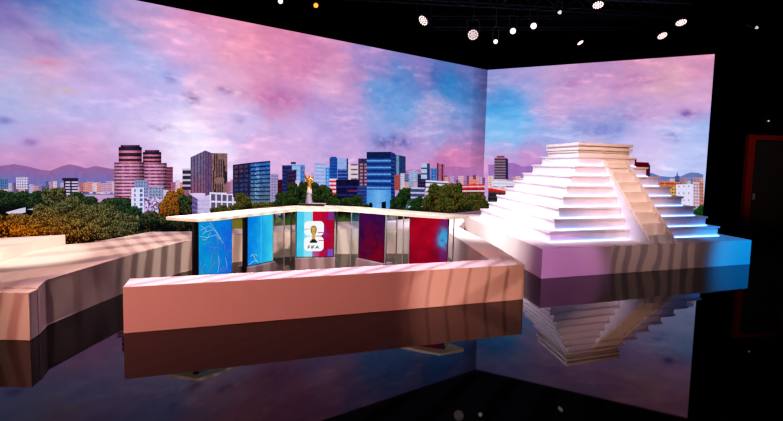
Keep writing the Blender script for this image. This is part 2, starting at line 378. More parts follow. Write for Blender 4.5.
WL.mesh('hazy_skyscraper', grid(WL, 290, 304, 164, 165, 198, 8, 14, bands((150,184,230),(132,168,220))))
WL.mesh('hazy_skyscraper', grid(WL, 299.5, 304, 165, 165, 186, 3, 10, bands((70,112,180),(90,130,196))))
WL.mesh('navy_tower', grid(WL, 281.3, 291, 165.2, 165.2, 198, 6, 18, bands((34,38,84),(50,60,112)))+grid(WL, 290, 295, 162, 162, 164, 3, 1, bands((60,50,80),(60,50,80))))
WL.mesh('dark_tower', grid(WL, 286, 295.5, 171, 169.5, 200, 6, 16, bands((46,34,66),(66,48,84))))
WL.mesh('white_slab_building', grid(WL, 294.5, 299.5, 180, 180, 190, 3, 4, bands((210,196,226),(196,180,220))))
WL.mesh('hazy_skyscraper', grid(WL, 313.5, 325.5, 163, 164, 192, 7, 16, bands((172,184,232),(150,166,220))))
WL.mesh('glass_skyscraper', grid(WL, 324.5, 334, 167.5, 167.5, 192, 7, 14, windows((80,140,215),(120,185,240), 8, 14)))
WL.mesh('deep_blue_skyscraper', grid(WL, 328.5, 336.2, 157.6, 157.6, 182, 6, 16, bands((32,70,140),(46,92,166)))+grid(WL, 330, 335, 156.8, 156.8, 158, 2, 1, bands((28,54,110),(28,54,110))))
WL.mesh('pale_skyscraper', grid(WL, 336.2, 347, 158, 158.4, 182, 7, 16, lambda u,v,i,j: jit((40,54,110) if i==6 else (146,168,222), 7)))
WL.mesh('deep_blue_office_block', grid(WL, 336.5, 346, 169, 169, 186, 7, 10, bands((34,52,108),(80,110,180))))
WL.mesh('red_and_white_building', grid(WL, 328, 336, 178.5, 178.5, 200, 5, 11, bands((200,60,84),(225,200,222), 10)))
WL.mesh('beige_office_block', grid(WL, 347, 357.8, 164, 164, 186, 8, 14, lambda u,v,i,j: jit((110,90,120) if j%3==0 and 1<i<7 else (216,196,204), 9)))
WL.mesh('grey_brown_office_block', grid(WL, 357, 366, 158.5, 158.5, 192, 6, 20, lambda u,v,i,j: jit((60,54,88) if j<3 or i%3==0 else (176,126,140) if j%2 else (100,70,96), 10)))
WL.mesh('dark_navy_office_block', grid(WL, 334.8, 357.5, 179.5, 179.5, 200, 18, 10, lambda u,v,i,j: jit((110,50,90) if (j==5 and i>8) else (40,50,108) if j%4==3 else (30,26,62), 7)))
WL.mesh('blue_office_block', grid(WL, 356, 366, 186, 186, 209, 6, 14, bands((44,56,112),(60,78,140))))
def big(u, v, i, j):
    if v < .13: return jit((26,40,84), 5)
    if v < .66: return jit(((110,160,215) if j % 5 == 1 else (44,88,160) if j%5 in (0,2) else (28,58,120)), 8)
    return jit(mixc((66,128,205), (120,176,232), 1-abs(u-.5)*1.5), 7)
q = grid(WL, 365.3, 389.6, 152, 151.8, 208, 16, 42, big, b1=208.5)
q += grid(WL, 389.6, 393.6, 151.8, 153.5, 208.5, 3, 30, bands((28,44,96),(48,74,136)))
WL.mesh('large_blue_office_tower', q)
WL.mesh('teal_tower', grid(WL, 393.6, 404.2, 154.3, 156.5, 178, 8, 16, lambda u,v,i,j: jit((112,140,176) if i in (1,2) else (42,66,108), 10)))
WL.mesh('low_rise_district', skyline(WL, 393, 420, 172, 190, [(225,160,150),(205,170,190),(150,170,205),(170,90,90),(200,200,230)], 4, 8, 6))
WL.mesh('low_rise_district', skyline(WL, 403, 418, 170, 182, [(150,170,205),(170,180,220),(110,120,160)], 3, 6, 4))
WL.mesh('dark_office_block', grid(WL, 416, 428, 174, 174, 190, 8, 10, bands((44,34,66),(70,54,90))))
WL.mesh('round_top_tower', grid(WL, 419.5, 428.3, 163.3, 163.5, 180, 6, 12, lambda u,v,i,j: jit((50,66,112) if i>=4 or j%4==3 else (176,190,222), 9)))
WL.mesh('blue_apartment_block', grid(WL, 429, 435.5, 168, 168, 184, 5, 10, windows((84,130,190),(44,70,130), 8, 12)))
WL.mesh('mauve_tower', grid(WL, 435.3, 443, 163, 164.5, 182, 5, 12, lambda u,v,i,j: jit((90,52,96) if i in (0,3) else (168,100,128), 9)))
WL.mesh('low_rise_district', skyline(WL, 443, 487.5, 174.5, 190, [(205,130,150),(222,175,195),(170,130,175),(190,160,205),(130,90,130),(235,160,150)], 2.5, 6, 6))
WL.mesh('striped_white_building', grid(WL, 424, 447, 180, 181.5, 194, 16, 9, lambda u,v,i,j: jit((98,92,128) if j%3==1 else (222,212,232), 8)))
WL.mesh('striped_grey_building', grid(WL, 406.5, 423, 187, 187.5, 209, 12, 14, lambda u,v,i,j: jit((74,78,118) if j%3 else (186,184,216), 8)))
WL.mesh('red_roofed_market', grid(WL, 459, 487.6, 184.5, 184, 196, 24, 8, lambda u,v,i,j: jit([(210,50,48),(226,180,190),(196,44,44),(150,40,50),(222,190,200),(90,50,60),(120,60,60),(80,60,60)][j], 14)))
def dome(w, cx, cy, r, c):
    return [([w.sz(cx+r*math.cos(PI*k/8), cy-r*math.sin(PI*k/8)) for k in range(9)], c)]
WL.mesh('orange_dome', dome(WL, 471.5, 183.5, 4.5, (228,128,120)))
# right wall skyline
WR.mesh('low_rise_district', skyline(WR, 488.3, 545, 175, 195, [(205,150,180),(170,130,180),(225,210,235),(140,120,170),(235,190,190)], 2.5, 6, 5))
q = grid(WR, 494.5, 505.8, 157.5, 157.5, 179, 8, 16, lambda u,v,i,j: jit((78,58,86) if j%2 else (140,118,132), 7))
q += grid(WR, 505.8, 508.2, 157.8, 159, 179, 1, 8, bands((50,44,78),(60,50,88)))+grid(WR, 497, 504.5, 155.8, 155.8, 157.6, 5, 1, bands((170,60,100),(170,60,100)))
WR.mesh('office_tower', q)
WR.mesh('white_warehouse', grid(WR, 492, 516, 179, 181, 186, 14, 4, bands((224,216,238),(200,190,220))))
WR.mesh('red_roofed_market', grid(WR, 488.4, 506, 186, 190, 196, 14, 6, lambda u,v,i,j: jit([(226,190,200),(206,48,48),(190,44,44),(90,60,60),(60,50,60),(50,50,56)][j], 12)))
WR.mesh('dark_shed', grid(WR, 488.4, 498, 196, 196, 206, 8, 5, bands((40,36,44),(66,60,70))))
q = grid(WR, 625, 636.5, 158.3, 158.3, 176, 8, 12, windows((110,18,26),(70,8,16), 8, 10))+grid(WR, 636.5, 649, 162, 162.5, 178, 10, 10, windows((92,6,16),(70,4,12), 8, 8))
q += grid(WR, 648, 650.2, 163, 165, 178, 2, 8, bands((60,40,66),(80,56,80)))
WR.mesh('dark_red_building', q)
WR.mesh('low_rise_district', skyline(WR, 650, 703.3, 177, 192, [(200,190,215),(225,210,225),(180,140,150),(150,130,160),(215,170,160)], 2.5, 5, 5))
WR.mesh('church_spire', poly(WR, [(676,178),(677.2,171),(678.4,178)], (74,92,146))+grid(WR, 675, 679.5, 176, 176, 182, 3, 3, bands((96,104,150),(80,90,140))))
WR.mesh('orange_brick_building', grid(WR, 659.5, 681, 181, 182, 196, 18, 10, lambda u,v,i,j: jit((60,30,40) if (i%2 and j%3==1) else (206,116,82), 16)))
WR.mesh('yellow_building', grid(WR, 670.5, 676, 187, 187, 200, 4, 8, lambda u,v,i,j: jit((70,50,50) if (i%2 and j%2) else (206,166,96), 12)))
WR.mesh('white_apartment_block', grid(WR, 676, 693, 184.5, 184, 209, 14, 18, lambda u,v,i,j: jit((120,110,160) if (i%4==2 and j%5==1) else (222,216,246), 5)))
WR.mesh('beige_apartment_block', grid(WR, 693, 700, 182, 182.5, 210, 6, 18, windows((206,180,196),(120,96,120), 10, 14)))
WR.mesh('orange_brick_building', grid(WR, 699.5, 703.3, 181, 182, 212, 4, 18, windows((196,130,110),(110,60,60), 10, 14)))

# trees: leafy cells inside a bumpy outline
def tree(w, cx, cy, rx, ry, dark, light, accent=None, ap=.12, bot=None, cell=.78, seed=0, name='tree', tint=None):
    """crown centred at pixel (cx,cy); bottom filled down to bot"""
    R = random.Random(seed); q = []
    bumps = [(R.uniform(-.75,.75), R.uniform(-.65,.55), R.uniform(.28,.5)) for _ in range(11)]+[(0,0,.62)]
    nx = int(2*rx/cell); yb = bot if bot else cy+ry; ny = int((yb-(cy-ry))/cell)
    for i in range(nx):
        for j in range(ny):
            x = cx-rx+(i+.5)*cell; y = cy-ry+(j+.5)*cell
            u = (x-cx)/rx; v = (y-cy)/ry
            best = -9
            for bx, by, br in bumps:
                d = 1-math.hypot(u-bx, v-by)/br
                if d > best: best = d; kk = (v-by)/br; ku = (u-bx)/br
            ins = best+R.uniform(-.10,.10) > 0 or (bot and v > .3 and abs(u) < .9+R.uniform(-.1,.1))
            if not ins: continue
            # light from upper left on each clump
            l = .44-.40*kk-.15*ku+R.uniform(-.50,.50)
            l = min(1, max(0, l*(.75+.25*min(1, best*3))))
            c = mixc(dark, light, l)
            if accent and R.random() < ap: c = mixc(c, accent, .75)
            if tint: c = tint(x, y, c)
            h = cell*.62; s1, s2 = R.uniform(.7,1.2), R.uniform(.7,1.2)
            q.append(([w.sz(x-h*s1, y-h), w.sz(x+h, y-h*s2), w.sz(x+h*s1, y+h), w.sz(x-h, y+h*s2)], c))
    return w.mesh(name, q)
DG, LG = (12,20,20), (82,98,64)
OG = (24,26,14)
autumn = lambda x, y, c: mixc(c, (c[0]*1.6+22, c[1]*1.05+4, c[2]*.45), min(1, max(0, (y-205)/28)*max(0, (120-x)/90)))
# backdrop row far trees
k = 100
for cx, cy, rx, ry, b in [(-20,203,24,12,236),(8,200,20,11,236),(34,200,18,11,236),(66,203,18,12,236),(112,206,18,10,236),(90,208,20,12,240),(128,215,14,11,238)]:
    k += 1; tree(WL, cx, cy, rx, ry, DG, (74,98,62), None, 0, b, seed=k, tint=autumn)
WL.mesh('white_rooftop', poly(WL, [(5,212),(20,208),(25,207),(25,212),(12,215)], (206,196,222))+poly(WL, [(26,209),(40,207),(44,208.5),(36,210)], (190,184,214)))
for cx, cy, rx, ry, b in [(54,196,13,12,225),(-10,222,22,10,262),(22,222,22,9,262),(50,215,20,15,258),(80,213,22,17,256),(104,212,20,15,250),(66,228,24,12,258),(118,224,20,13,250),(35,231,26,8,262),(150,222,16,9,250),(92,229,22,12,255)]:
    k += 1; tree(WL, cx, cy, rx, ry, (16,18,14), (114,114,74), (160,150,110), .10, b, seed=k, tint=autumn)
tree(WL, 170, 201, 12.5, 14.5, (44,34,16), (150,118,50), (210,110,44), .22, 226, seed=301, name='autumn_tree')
for cx, cy, rx, ry, b in [(184,205,7,11,226),(150,218,14,8,236),(176,221,18,8,240)]:
    k += 1; tree(WL, cx, cy, rx, ry, DG, LG, (150,100,50), .06, b, seed=k)
for cx, cy, rx, ry, b in [(219,209,11,5,232),(243,202,10,10,232),(262,208,12,6,232),(232,209,9,5,232)]:
    k += 1; tree(WL, cx, cy, rx, ry, (24,28,20), (120,112,52), None, 0, b, seed=k)
for cx, cy, rx, ry, b in [(284,201,12,9,234),(297,194,12,11,234),(303,188,7,7,234),(318,193,12,12,234),(326,198,11,9,234),(310,198,12,10,234),(347,202,13,8,234),(334,204,9,7,234),(361,207,8,4,234)]:
    k += 1; tree(WL, cx, cy, rx, ry, (14,22,16), (70,92,46), (110,90,40), .04, b, seed=k, cell=.7)
# avenue with its rows of trees
WL.mesh('avenue', poly(WL, [(404.5,192),(407.5,192),(404,209),(396,209)], (120,150,206)))
for cx, cy, rx, ry, b in [(403,191,5,5,205),(398,196,6,7,212),(393,203,6,6,215),(413,204,7,8,214)]:
    k += 1; tree(WL, cx, cy, rx, ry, (16,30,22), (56,92,46), (110,80,30), .05, b, seed=k, cell=.7)
for cx, cy, rx, ry in [(381,204.5,2.3,3.5),(368,205,1.6,3)]:
    k += 1; tree(WL, cx, cy, rx, ry, (8,14,26), (20,36,44), None, 0, 209, seed=k, cell=.6)
for cx, cy, rx, ry, b in [(430,199,12,12,228),(437,192,11,9,228),(447,194,12,13,228),(453,190,8,11,228),(464,202,13,9,228),(476,202,12,9,228),(441,205,14,8,228)]:
    k += 1; tree(WL, cx, cy, rx, ry, (22,30,18), (92,104,48), (150,90,34), .12, b, seed=k, cell=.7)
for cx, cy, rx, ry, b in [(492,206,8,6,222),(500,210,8,6,224)]:
    k += 1; tree(WR, cx, cy, rx, ry, (24,30,26), (80,90,50), None, 0, b, seed=k)
tree(WR, 699, 212, 6.5, 7, (14,40,18), (60,110,60), None, 0, 226, seed=401)

# ------------------------------------------------------------------ rear platform along the left LED wall, hollow towards the camera
def sL(a, off): return (W0[0]+dL[0]*a+nL[0]*off, W0[1]+dL[1]*a+nL[1]*off)
HB = .458
inner = [(-3.30,5.00),(-3.42,5.30),(-3.37,6.05),(-3.32,6.7),(-3.26,7.2),(-3.12,8.0),(-2.75,8.75),(-2.15,9.35),(-1.5,9.75),(-.9,9.98),(.1,10.22),(1.06,10.2)]
outer = [(1.35,10.85),(1.66,12.2),(1.74,13.88),(2.45,14.6),(2.62,15.35),(1.5,13.9),(.06,11.85),(-1.11,11.3),(-3.30,9.22),(-4.04,9.02),(-4.31,7.72),(-4.50,7.54),(-5.12,7.06),(-6.4,6.1)]
pts = inner+outer+[(-6.4,4.9)]
pf = obj('rear_platform', prism(pts, 0, HB, bevel=.006), M_paint)
tag(pf, 'long low cream platform curving along the foot of the left video wall', 'platform')
bl = obj('corner_block', prism([(-5.4,4.80),(-3.275,4.835),(-3.30,4.99),(-5.5,4.89)], 0, .445, bevel=.005), M_paint)
tag(bl, 'near end block of the low platform at the left edge, with striped shadow', 'block')
rb = obj('raised_block', prism([(-5.6,4.95),(-4.50,6.2),(-4.58,6.85),(-4.53,7.48),(-5.10,7.02),(-6.35,6.05),(-6.35,4.95)], HB+.001, .60, bevel=.004), M_paint)
tag(rb, 'small cream raised block lying on the platform at far left below the trees', 'block')

# front bench: long bar and the arm that runs back on its right
P0 = (-2.552,5.10); P1 = (1.724,6.856)
bench = empty('bench', 'long low salmon-lit bench in front of the desk, bent back at its right end', 'bench', (-.4,5.98,0))
b1 = [P0, P1, (1.33,7.15), (-.0,6.585), (-1.03,6.12), (-2.03,5.72), (-2.66,5.46)]
obj('front_bar', prism(b1, 0, HB, bevel=.005), M_paint, bench)
b2 = [(1.724+.001,6.858), (1.655,8.14), (1.54,9.37), (1.36,10.84), (1.06,10.17), (1.1,9.67), (1.33,7.152)]
obj('side_arm', prism(b2, 0, HB, bevel=.005), M_paint, bench)

# ------------------------------------------------------------------ pyramid
A = math.radians(22.5); U = (math.cos(A), math.sin(A)); Vp = (math.cos(math.radians(95.5)), math.sin(math.radians(95.5)))
B0 = (2.314, 8.177)
def S(u, v): return (B0[0]+u*U[0]+v*Vp[0], B0[1]+u*U[1]+v*Vp[1])
def S3(u, v, z): return (*S(u, v), z)
ped = obj('display_plinth', prism([S(0,0), S(4.748,0), S(4.748,3.82), S(0,5.7)], 0, HB, bevel=.004), M_paint)
tag(ped, 'low plinth under the white stepped pyramid, lit lilac, striped and blue', 'plinth')
pyr = empty('stepped_pyramid', 'white stepped pyramid model with glowing tiers and a central stair', 'pyramid', (*S(2.4,2.2), HB))
DZ = .185; N = 8
for j in range(N):
    u0_, u1_, v0_ = .40+.152*j, 4.47-.218*j, .587+.146*j
    vl, vr = 5.11-.225*j, 3.75-.06*j
    z0 = HB+.002+DZ*j; z1 = z0+DZ
    rim = [S(u0_,v0_), S(u1_,v0_), S(u1_,vr), S(u0_,vl)]
    ins = .03; body = [S(u0_+ins,v0_+ins), S(u1_-ins,v0_+ins), S(u1_-ins,vr-.02), S(u0_+ins,vl-.02)]
    b = bmesh.new()
    prism(body, z0, z1-.035, b); prism(rim, z1-.035, z1, b)
    t = obj('tier', b, M_pyr, pyr)
    # led strip lying at the foot of the riser
    b = bmesh.new()
    a0, a1, c0 = u0_+.004, u1_-.004, v0_+.004
    prism([S(a0,c0), S(a1,c0), S(a1,c0+.02), S(a0,c0+.02)], z0, z0+.012, b)
    prism([S(a0,c0+.021), S(a0+.02,c0+.021), S(a0+.02,vl-.05), S(a0,vl-.05)], z0, z0+.012, b)
    prism([S(a1-.02,c0+.021), S(a1,c0+.021), S(a1,vr-.05), S(a1-.02,vr-.05)], z0, z0+.012, b)
    obj('led_strip', b, M_strip, t)
ZT = HB+.002+DZ*N       # 1.94
# stair: runs from the plinth edge up to the temple
zb, zt = HB+.002, 1.90
vb, vt = .03, 1.66
def stair_u(t, side): return lerp(2.195, 2.06, t) if side == 0 else lerp(2.845, 2.72, t)
for side in (0, 1):
    b = bmesh.new(); w = .07; vs = []
    def uu(t, k): return stair_u(t, side)+(k*w if side == 0 else -k*w)
    prof = [(0,zb),(0,zb+.03),(1,zt),(1,zb)]
    L_ = [b.verts.new(S3(uu(t,0), lerp(vb,vt,t), z)) for t, z in prof]; R_ = [b.verts.new(S3(uu(t,1), lerp(vb,vt,t), z)) for t, z in prof]
    b.faces.new(L_); b.faces.new(R_[::-1])
    for i in range(4): b.faces.new((L_[i], L_[(i+1)%4], R_[(i+1)%4], R_[i]))
    obj('balustrade', b, M_pyr, pyr)
NS = 8
for i in range(NS):
    t0, t1 = i/NS, (i+1)/NS
    z0 = lerp(zb, zt-.03, t0); z1 = lerp(zb, zt-.03, t1)-.05
    va = lerp(vb, vt, t0)+.06; vbk = lerp(vb, vt, t1)+.08
    p = [S(stair_u(t0,0)+.072, va), S(stair_u(t0,1)-.072, va), S(stair_u(t1,1)-.072, vbk), S(stair_u(t1,0)+.072, vbk)]
    obj('step', prism(p, zb, z1, bevel=.003), M_pyr, pyr)
# temple: walls and two cornice slabs
tu0, tu1, tv0, tv1 = 1.48, 2.86, 1.66, 3.30
T = lambda g, z0, z1, n: obj(n, prism([S(tu0+g,tv0+g), S(tu1-g,tv0+g), S(tu1-g,tv1-g), S(tu0+g,tv1-g)], z0, z1, bevel=.003), M_pyr, pyr)
T(.05, ZT+.001, 2.155, 'temple_wall'); T(.005, 2.055, 2.105, 'cornice'); T(0, 2.14, 2.195, 'cornice'); T(.02, 2.012, 2.035, 'cornice')

# ------------------------------------------------------------------ desk
desk = empty('presenter_desk', 'angled presenter desk with a thin cream top and five tall screens below', 'desk', (-1.0,8.2,0))
front = [(-2.72,6.50),(-2.30,6.37),(-2.12,6.56),(-1.83,7.23),(-1.42,8.10),(-.79,8.27),(-.36,8.04),(.12,7.78),(.31,7.66),(.74,7.46),(1.10,7.66)]
back = [(1.10,7.72),(.90,7.90),(.50,8.10),(.0,8.42),(-.55,8.75),(-1.15,8.88),(-1.60,8.60),(-2.05,7.80),(-2.40,7.05)]
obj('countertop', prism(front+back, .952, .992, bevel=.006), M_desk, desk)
def at_px(px, dist):
    d = ray(px, 240); t = dist/d[1]; return (d[0]*t, dist)
def screen_cols(kind, nx, nz):
    R = random.Random(kind)
    out = {}
    for i in range(nx):
        for j in range(nz):
            u = (i+.5)/nx; v = 1-(j+.5)/nz     # v = 0 top
            n = float(fbm(np.array([u*3+kind*9]), np.array([v*4.]), 4)[0]); n2 = float(fbm(np.array([u*8+kind*5]), np.array([v*11.+3]), 3)[0])
            if kind == 1: c = mixc((12,150,196), (20,96,214), u+(n-.5)); c = mixc(c, (30,150,230), n2*.5)
            elif kind == 2: c = mixc((10,128,220), (70,196,232), u*1.2-.1+(n-.5)*.6); c = mixc(c, (120,220,240), max(0, n2-.6))
            elif kind == 3:
                if u < .2: c = mixc((60,190,232),(120,214,240), n)
                elif u < .42: c = mixc((110,214,242),(160,230,246), n)
                elif u < .70: c = (196,20,62) if v < .5 or u > .6 else mixc((196,20,62),(150,160,220), n)
                else: c = mixc((176,14,60),(120,70,160), max(0, n2*2-1.0)+(.8 if (u > .85 and v < .2) else 0))
                if u > .86 and v > .85: c = (120,90,180)
            elif kind == 4: c = mixc((92,34,120), (166,12,60), v*.9+(u-.5)*.35+(n-.5)*1.0); c = mixc(c, (50,16,90), max(0, n2-.55)*1.6)
            else:
                c = mixc((206,16,56), (150,6,50), n*1.4-.3); c = mixc(c, (110,10,50), max(0, v-.4)*.8)
                k = math.exp(-(((u-.90)/.17)**2+((v-.42)/.24)**2))*(.5+n2*1.5)
                c = mixc(c, (90,180,240), min(1, k)); c = mixc(c, (120,60,160), .5 if u > .80 and k < .3 else 0)
            out[i, j] = tuple(max(0, min(255, k)) for k in c)
    return out
ZS0 = {1:.23, 2:.263, 3:.226, 4:.248, 5:.25}
mods = {1:(198,6.52,231,6.98), 2:(247,7.28,272,7.72), 3:(296.6,8.30,333.4,8.42), 4:(359.5,8.28,384.5,7.88), 5:(410,7.80,447.5,7.62)}
def along(a, b, t, off=0):
    d = (b[0]-a[0], b[1]-a[1]); l = math.hypot(*d); n = (d[1]/l, -d[0]/l)   # n points to the camera side
    return (a[0]+d[0]*t+n[0]*off, a[1]+d[1]*t+n[1]*off)
def strokes(w0, w1, z0, z1, lines, width, col, off, name, parent):
    """flat ribbons on a screen, lines in (u, v) screen coordinates, v=0 top"""
    L = math.hypot(w1[0]-w0[0], w1[1]-w0[1]); H = z1-z0
    for ln in lines:
        vs = []; fs = []; cols = []; off += .00004
        for (ua, va), (ub, vb_) in zip(ln, ln[1:]):
            dx = (ub-ua)*L; dz = -(vb_-va)*H; l = math.hypot(dx, dz) or 1; px_, pz = -dz/l*width/2, dx/l*width/2
            q = [(ua*L+px_, z1-va*H+pz), (ub*L+px_, z1-vb_*H+pz), (ub*L-px_, z1-vb_*H-pz), (ua*L-px_, z1-va*H-pz)]
            b = len(vs)
            for s, z in q:
                s = min(max(s, 0), L); p = along(w0, w1, s/L, off); vs.append((p[0], p[1], min(max(z, z0), z1))); cols.extend((*srgb(col), 1))
            fs.append((b, b+1, b+2, b+3))
        flat(vs, fs, cols, name, parent)
def flat(vs, fs, cols, name, parent):
    me = bpy.data.meshes.new(name); me.from_pydata(vs, [], fs); me.update()
    at = me.color_attributes.new('Col', 'FLOAT_COLOR', 'POINT'); at.data.foreach_set('color', cols); me.materials.append(M_scr)
    o = link(name, me, parent); q = parent; off = Vector((0,0,0))
    while q: off += q.location; q = q.parent
    me.transform(Matrix.Translation(-off)); return o
scr_label = {1:'deep blue screen with scribbled line drawing', 2:'cyan blue screen', 3:'cyan and crimson screen with a white number emblem', 4:'purple and crimson screen', 5:'red screen with a light blue patch'}
screens = {}
DIM = {4:.74, 5:.86}
for m_, (xa, da, xb, db) in mods.items():
    a = at_px(xa, da); b_ = at_px(xb, db); z0 = ZS0[m_]; z1 = .948
    nx, nz = 26, 44; cols = screen_cols(m_, nx, nz); vs = []; fs = []; cc = []
    for (i, j), c in cols.items():
        b = len(vs)
        for di, dj in ((0,0),(1,0),(1,1),(0,1)):
            p = along(a, b_, (i+di)/nx, .012); vs.append((p[0], p[1], lerp(z0, z1, (j+dj)/nz))); cc.extend((*srgb([k*DIM.get(m_, 1) for k in c]), 1))
        fs.append((b, b+1, b+2, b+3))
    s = flat(vs, fs, cc, 'screen', desk); s['label'] = scr_label[m_]; screens[m_] = (s, a, b_, z0, z1)
    # dark housing behind the picture, grey base below
    th = -.035
    obj('screen_housing', prism([along(a,b_,-.02,.008), along(a,b_,1.02,.008), along(a,b_,1.02,th), along(a,b_,-.02,th)], z0-.01, z1, bevel=.003), M_dark, desk)
    obj('base', prism([along(a,b_,-.03,.06), along(a,b_,1.05,.06), along(a,b_,1.05,-.16), along(a,b_,-.03,-.16)], 0, z0-.012, bevel=.006), M_grey, desk)
# black side cheeks on the two blue modules
for m_, w_ in ((1, .055), (2, .05)):
    s, a, b_, z0, z1 = screens[m_]
    obj('side_cheek', prism([along(a,b_,-w_/.45,.012), along(a,b_,-.022,.012), along(a,b_,-.022,-.03), along(a,b_,-w_/.45,-.03)], .0, z1), M_dark, desk)
# glass panes between the modules
def pane(xa, da, xb, db, z0=.0):
    a = at_px(xa, da); b_ = at_px(xb, db)
    g = obj('glass_panel', prism([along(a,b_,0,.006), along(a,b_,1,.006), along(a,b_,1,-.006), along(a,b_,0,-.006)], z0, .949), M_glass, desk)
    l = math.hypot(b_[0]-a[0], b_[1]-a[1]); e = .010/l
    for t in (0, 1):
        obj('glass_edge', prism([along(a,b_,t-e/2,.009), along(a,b_,t+e/2,.009), along(a,b_,t+e/2,-.009), along(a,b_,t-e/2,-.009)], z0, .949), M_frame, g)
pane(272.8, 7.72, 284, 7.95, .10); pane(351, 8.36, 358.8, 8.30, .1); pane(385.4, 7.86, 396.5, 8.25, .1); pane(403, 7.84, 409.4, 7.80, .1)
pane(448.2, 7.62, 453.5, 8.05, .1); pane(334, 8.42, 336.5, 8.7, .1); pane(295.6,8.30,291,8.6,.1)
# drawn lines on the blue screens
s, a, b_, z0, z1 = screens[1]
R = random.Random(5); L1 = []
for k_ in range(34):
    u, v = R.uniform(.05,.9), R.uniform(.35,.95); ln = [(u, v)]; an = R.uniform(0, 6)
    for q_ in range(5):
        an += R.uniform(-.9,.9); u += .06*math.cos(an); v += .05*math.sin(an); ln.append((u, v))
    L1.append(ln)
strokes(a, b_, z0, z1, L1[:20], .005, (84,100,176), .0135, 'drawn_line', s)
strokes(a, b_, z0, z1, L1[20:], .004, (140,110,130), .0140, 'drawn_line', s)
strokes(a, b_, z0, z1, [[(.05,.16),(.3,.10),(.5,.22),(.72,.44)],[(.32,.04),(.5,.2),(.66,.36)],[(.02,.26),(.25,.30),(.5,.27),(.6,.36)],[(.05,.08),(.22,.16),(.1,.24)],[(.35,.22),(.2,.34),(.1,.32)],[(.15,.2),(.4,.18)],[(.55,.95),(.6,.8),(.58,.65)],[(.85,.9),(.8,.7)]], .006, (150,190,215), .0146, 'drawn_line', s)
s, a, b_, z0, z1 = screens[2]
strokes(a, b_, z0, z1, [[(.05,.98),(.25,.92),(.4,.95)],[(.1,.82),(.2,.78),(.28,.88),(.42,.98)],[(.3,.78),(.36,.84)]], .012, (150,180,190), .0136, 'drawn_line', s)
strokes(a, b_, z0, z1, [[(.52,0),(.52,1)]], .006, (120,214,240), .0137, 'screen_seam', s)

# emblem on the middle screen: stacked 2 and 6 in white, gold trophy, lettering
s, a, b_, z0, z1 = screens[3]
L3 = math.hypot(b_[0]-a[0], b_[1]-a[1]); H3 = z1-z0
def P3(u, v, off): p = along(a, b_, u, off); return (p[0], p[1], z1-v*H3)
def em(name, polys, col, off, parent=s):
    vs = []; fs = []; cc = []
    for pl in polys:
        b = len(vs)
        for u, v in pl: vs.append(P3(u, v, off)); cc.extend((*srgb(col), 1))
        fs.append(tuple(range(b, len(vs))))
    return flat(vs, fs, cc, name, parent)
ASP = L3/H3
def rrect(u0, v0, u1, v1, r, corners=(1,1,1,1)):
    """rounded rectangle in (u,v); r in v units, corner order tl tr br bl"""
    ru = r/ASP; out = []
    for (cu, cv, a0, fl, ku, kv) in ((u0+ru, v0+r, PI, corners[0], u0, v0), (u1-ru, v0+r, 1.5*PI, corners[1], u1, v0), (u1-ru, v1-r, 0, corners[2], u1, v1), (u0+ru, v1-r, .5*PI, corners[3], u0, v1)):
        if fl:
            for k_ in range(6): t = a0+k_*PI/10; out.append((cu+ru*math.cos(t), cv+r*math.sin(t)))
        else: out.append((ku, kv))
    return out
u0e, u1e = .20, .73
em('numeral_two', [rrect(u0e,.23,u1e,.545,.085)], (246,248,252), .0150)
em('numeral_six', [rrect(u0e,.562,u1e,.88,.085)], (246,248,252), .0150)
em('numeral_notch', [[(u0e-.01,.40),(u0e+.15,.385),(u0e+.15,.40),(u0e-.01,.425)]], (120,205,236), .0156)
em('numeral_notch', [[(u1e-.16,.468),(u1e+.01,.468),(u1e+.01,.488),(u1e-.16,.488)]], (190,30,70), .0156)
em('numeral_notch', [[(u1e-.14,.640),(u1e+.01,.640),(u1e+.01,.658),(u1e-.14,.658)]], (190,60,110), .0156)
# trophy
tu = .455
em('trophy_shadow', [[(tu-.085,.40),(tu-.06,.345),(tu,.325),(tu+.06,.345),(tu+.085,.40),(tu+.07,.47),(tu+.035,.53),(tu+.045,.63),(tu+.07,.66),(tu-.07,.66),(tu-.045,.63),(tu-.035,.53),(tu-.07,.47)]], (60,36,20), .0162)
em('trophy', [[(tu+.065*math.cos(t), .395+.065*ASP*1.0*math.sin(t)) for t in [2*PI*k_/16 for k_ in range(16)]],
    [(tu-.06,.42),(tu-.03,.43),(tu-.005,.52),(tu-.02,.62),(tu-.05,.62),(tu-.03,.52)], [(tu+.06,.42),(tu+.03,.43),(tu+.005,.52),(tu+.02,.62),(tu+.05,.62),(tu+.03,.52)], [(tu-.03,.45),(tu+.03,.45),(tu+.02,.62),(tu-.02,.62)]], (214,160,84), .0168)
em('trophy_base', [[(tu-.10,.655),(tu+.10,.655),(tu+.10,.70),(tu-.10,.70)], [(tu-.07,.63),(tu+.07,.63),(tu+.07,.65),(tu-.07,.65)]], (38,52,34), .0170)
# lettering FIFA as strokes
def letter(ch, x, w, y0, y1):
    g = {'F':[[(0,1),(0,0),(1,0)],[(0,.48),(.8,.48)]], 'I':[[(.5,0),(.5,1)]], 'A':[[(0,1),(.5,0),(1,1)],[(.25,.66),(.75,.66)]]}[ch]
    return [[(x+px*w, lerp(y0, y1, py)) for px, py in l] for l in g]
lines = letter('F', .31, .06, .765, .825)+letter('I', .385, .03, .765, .825)+letter('F', .43, .06, .765, .825)+letter('A', .51, .09, .765, .825)
strokes(a, b_, z0, z1, lines, .011, (14,14,18), .0172, 'lettering', s)

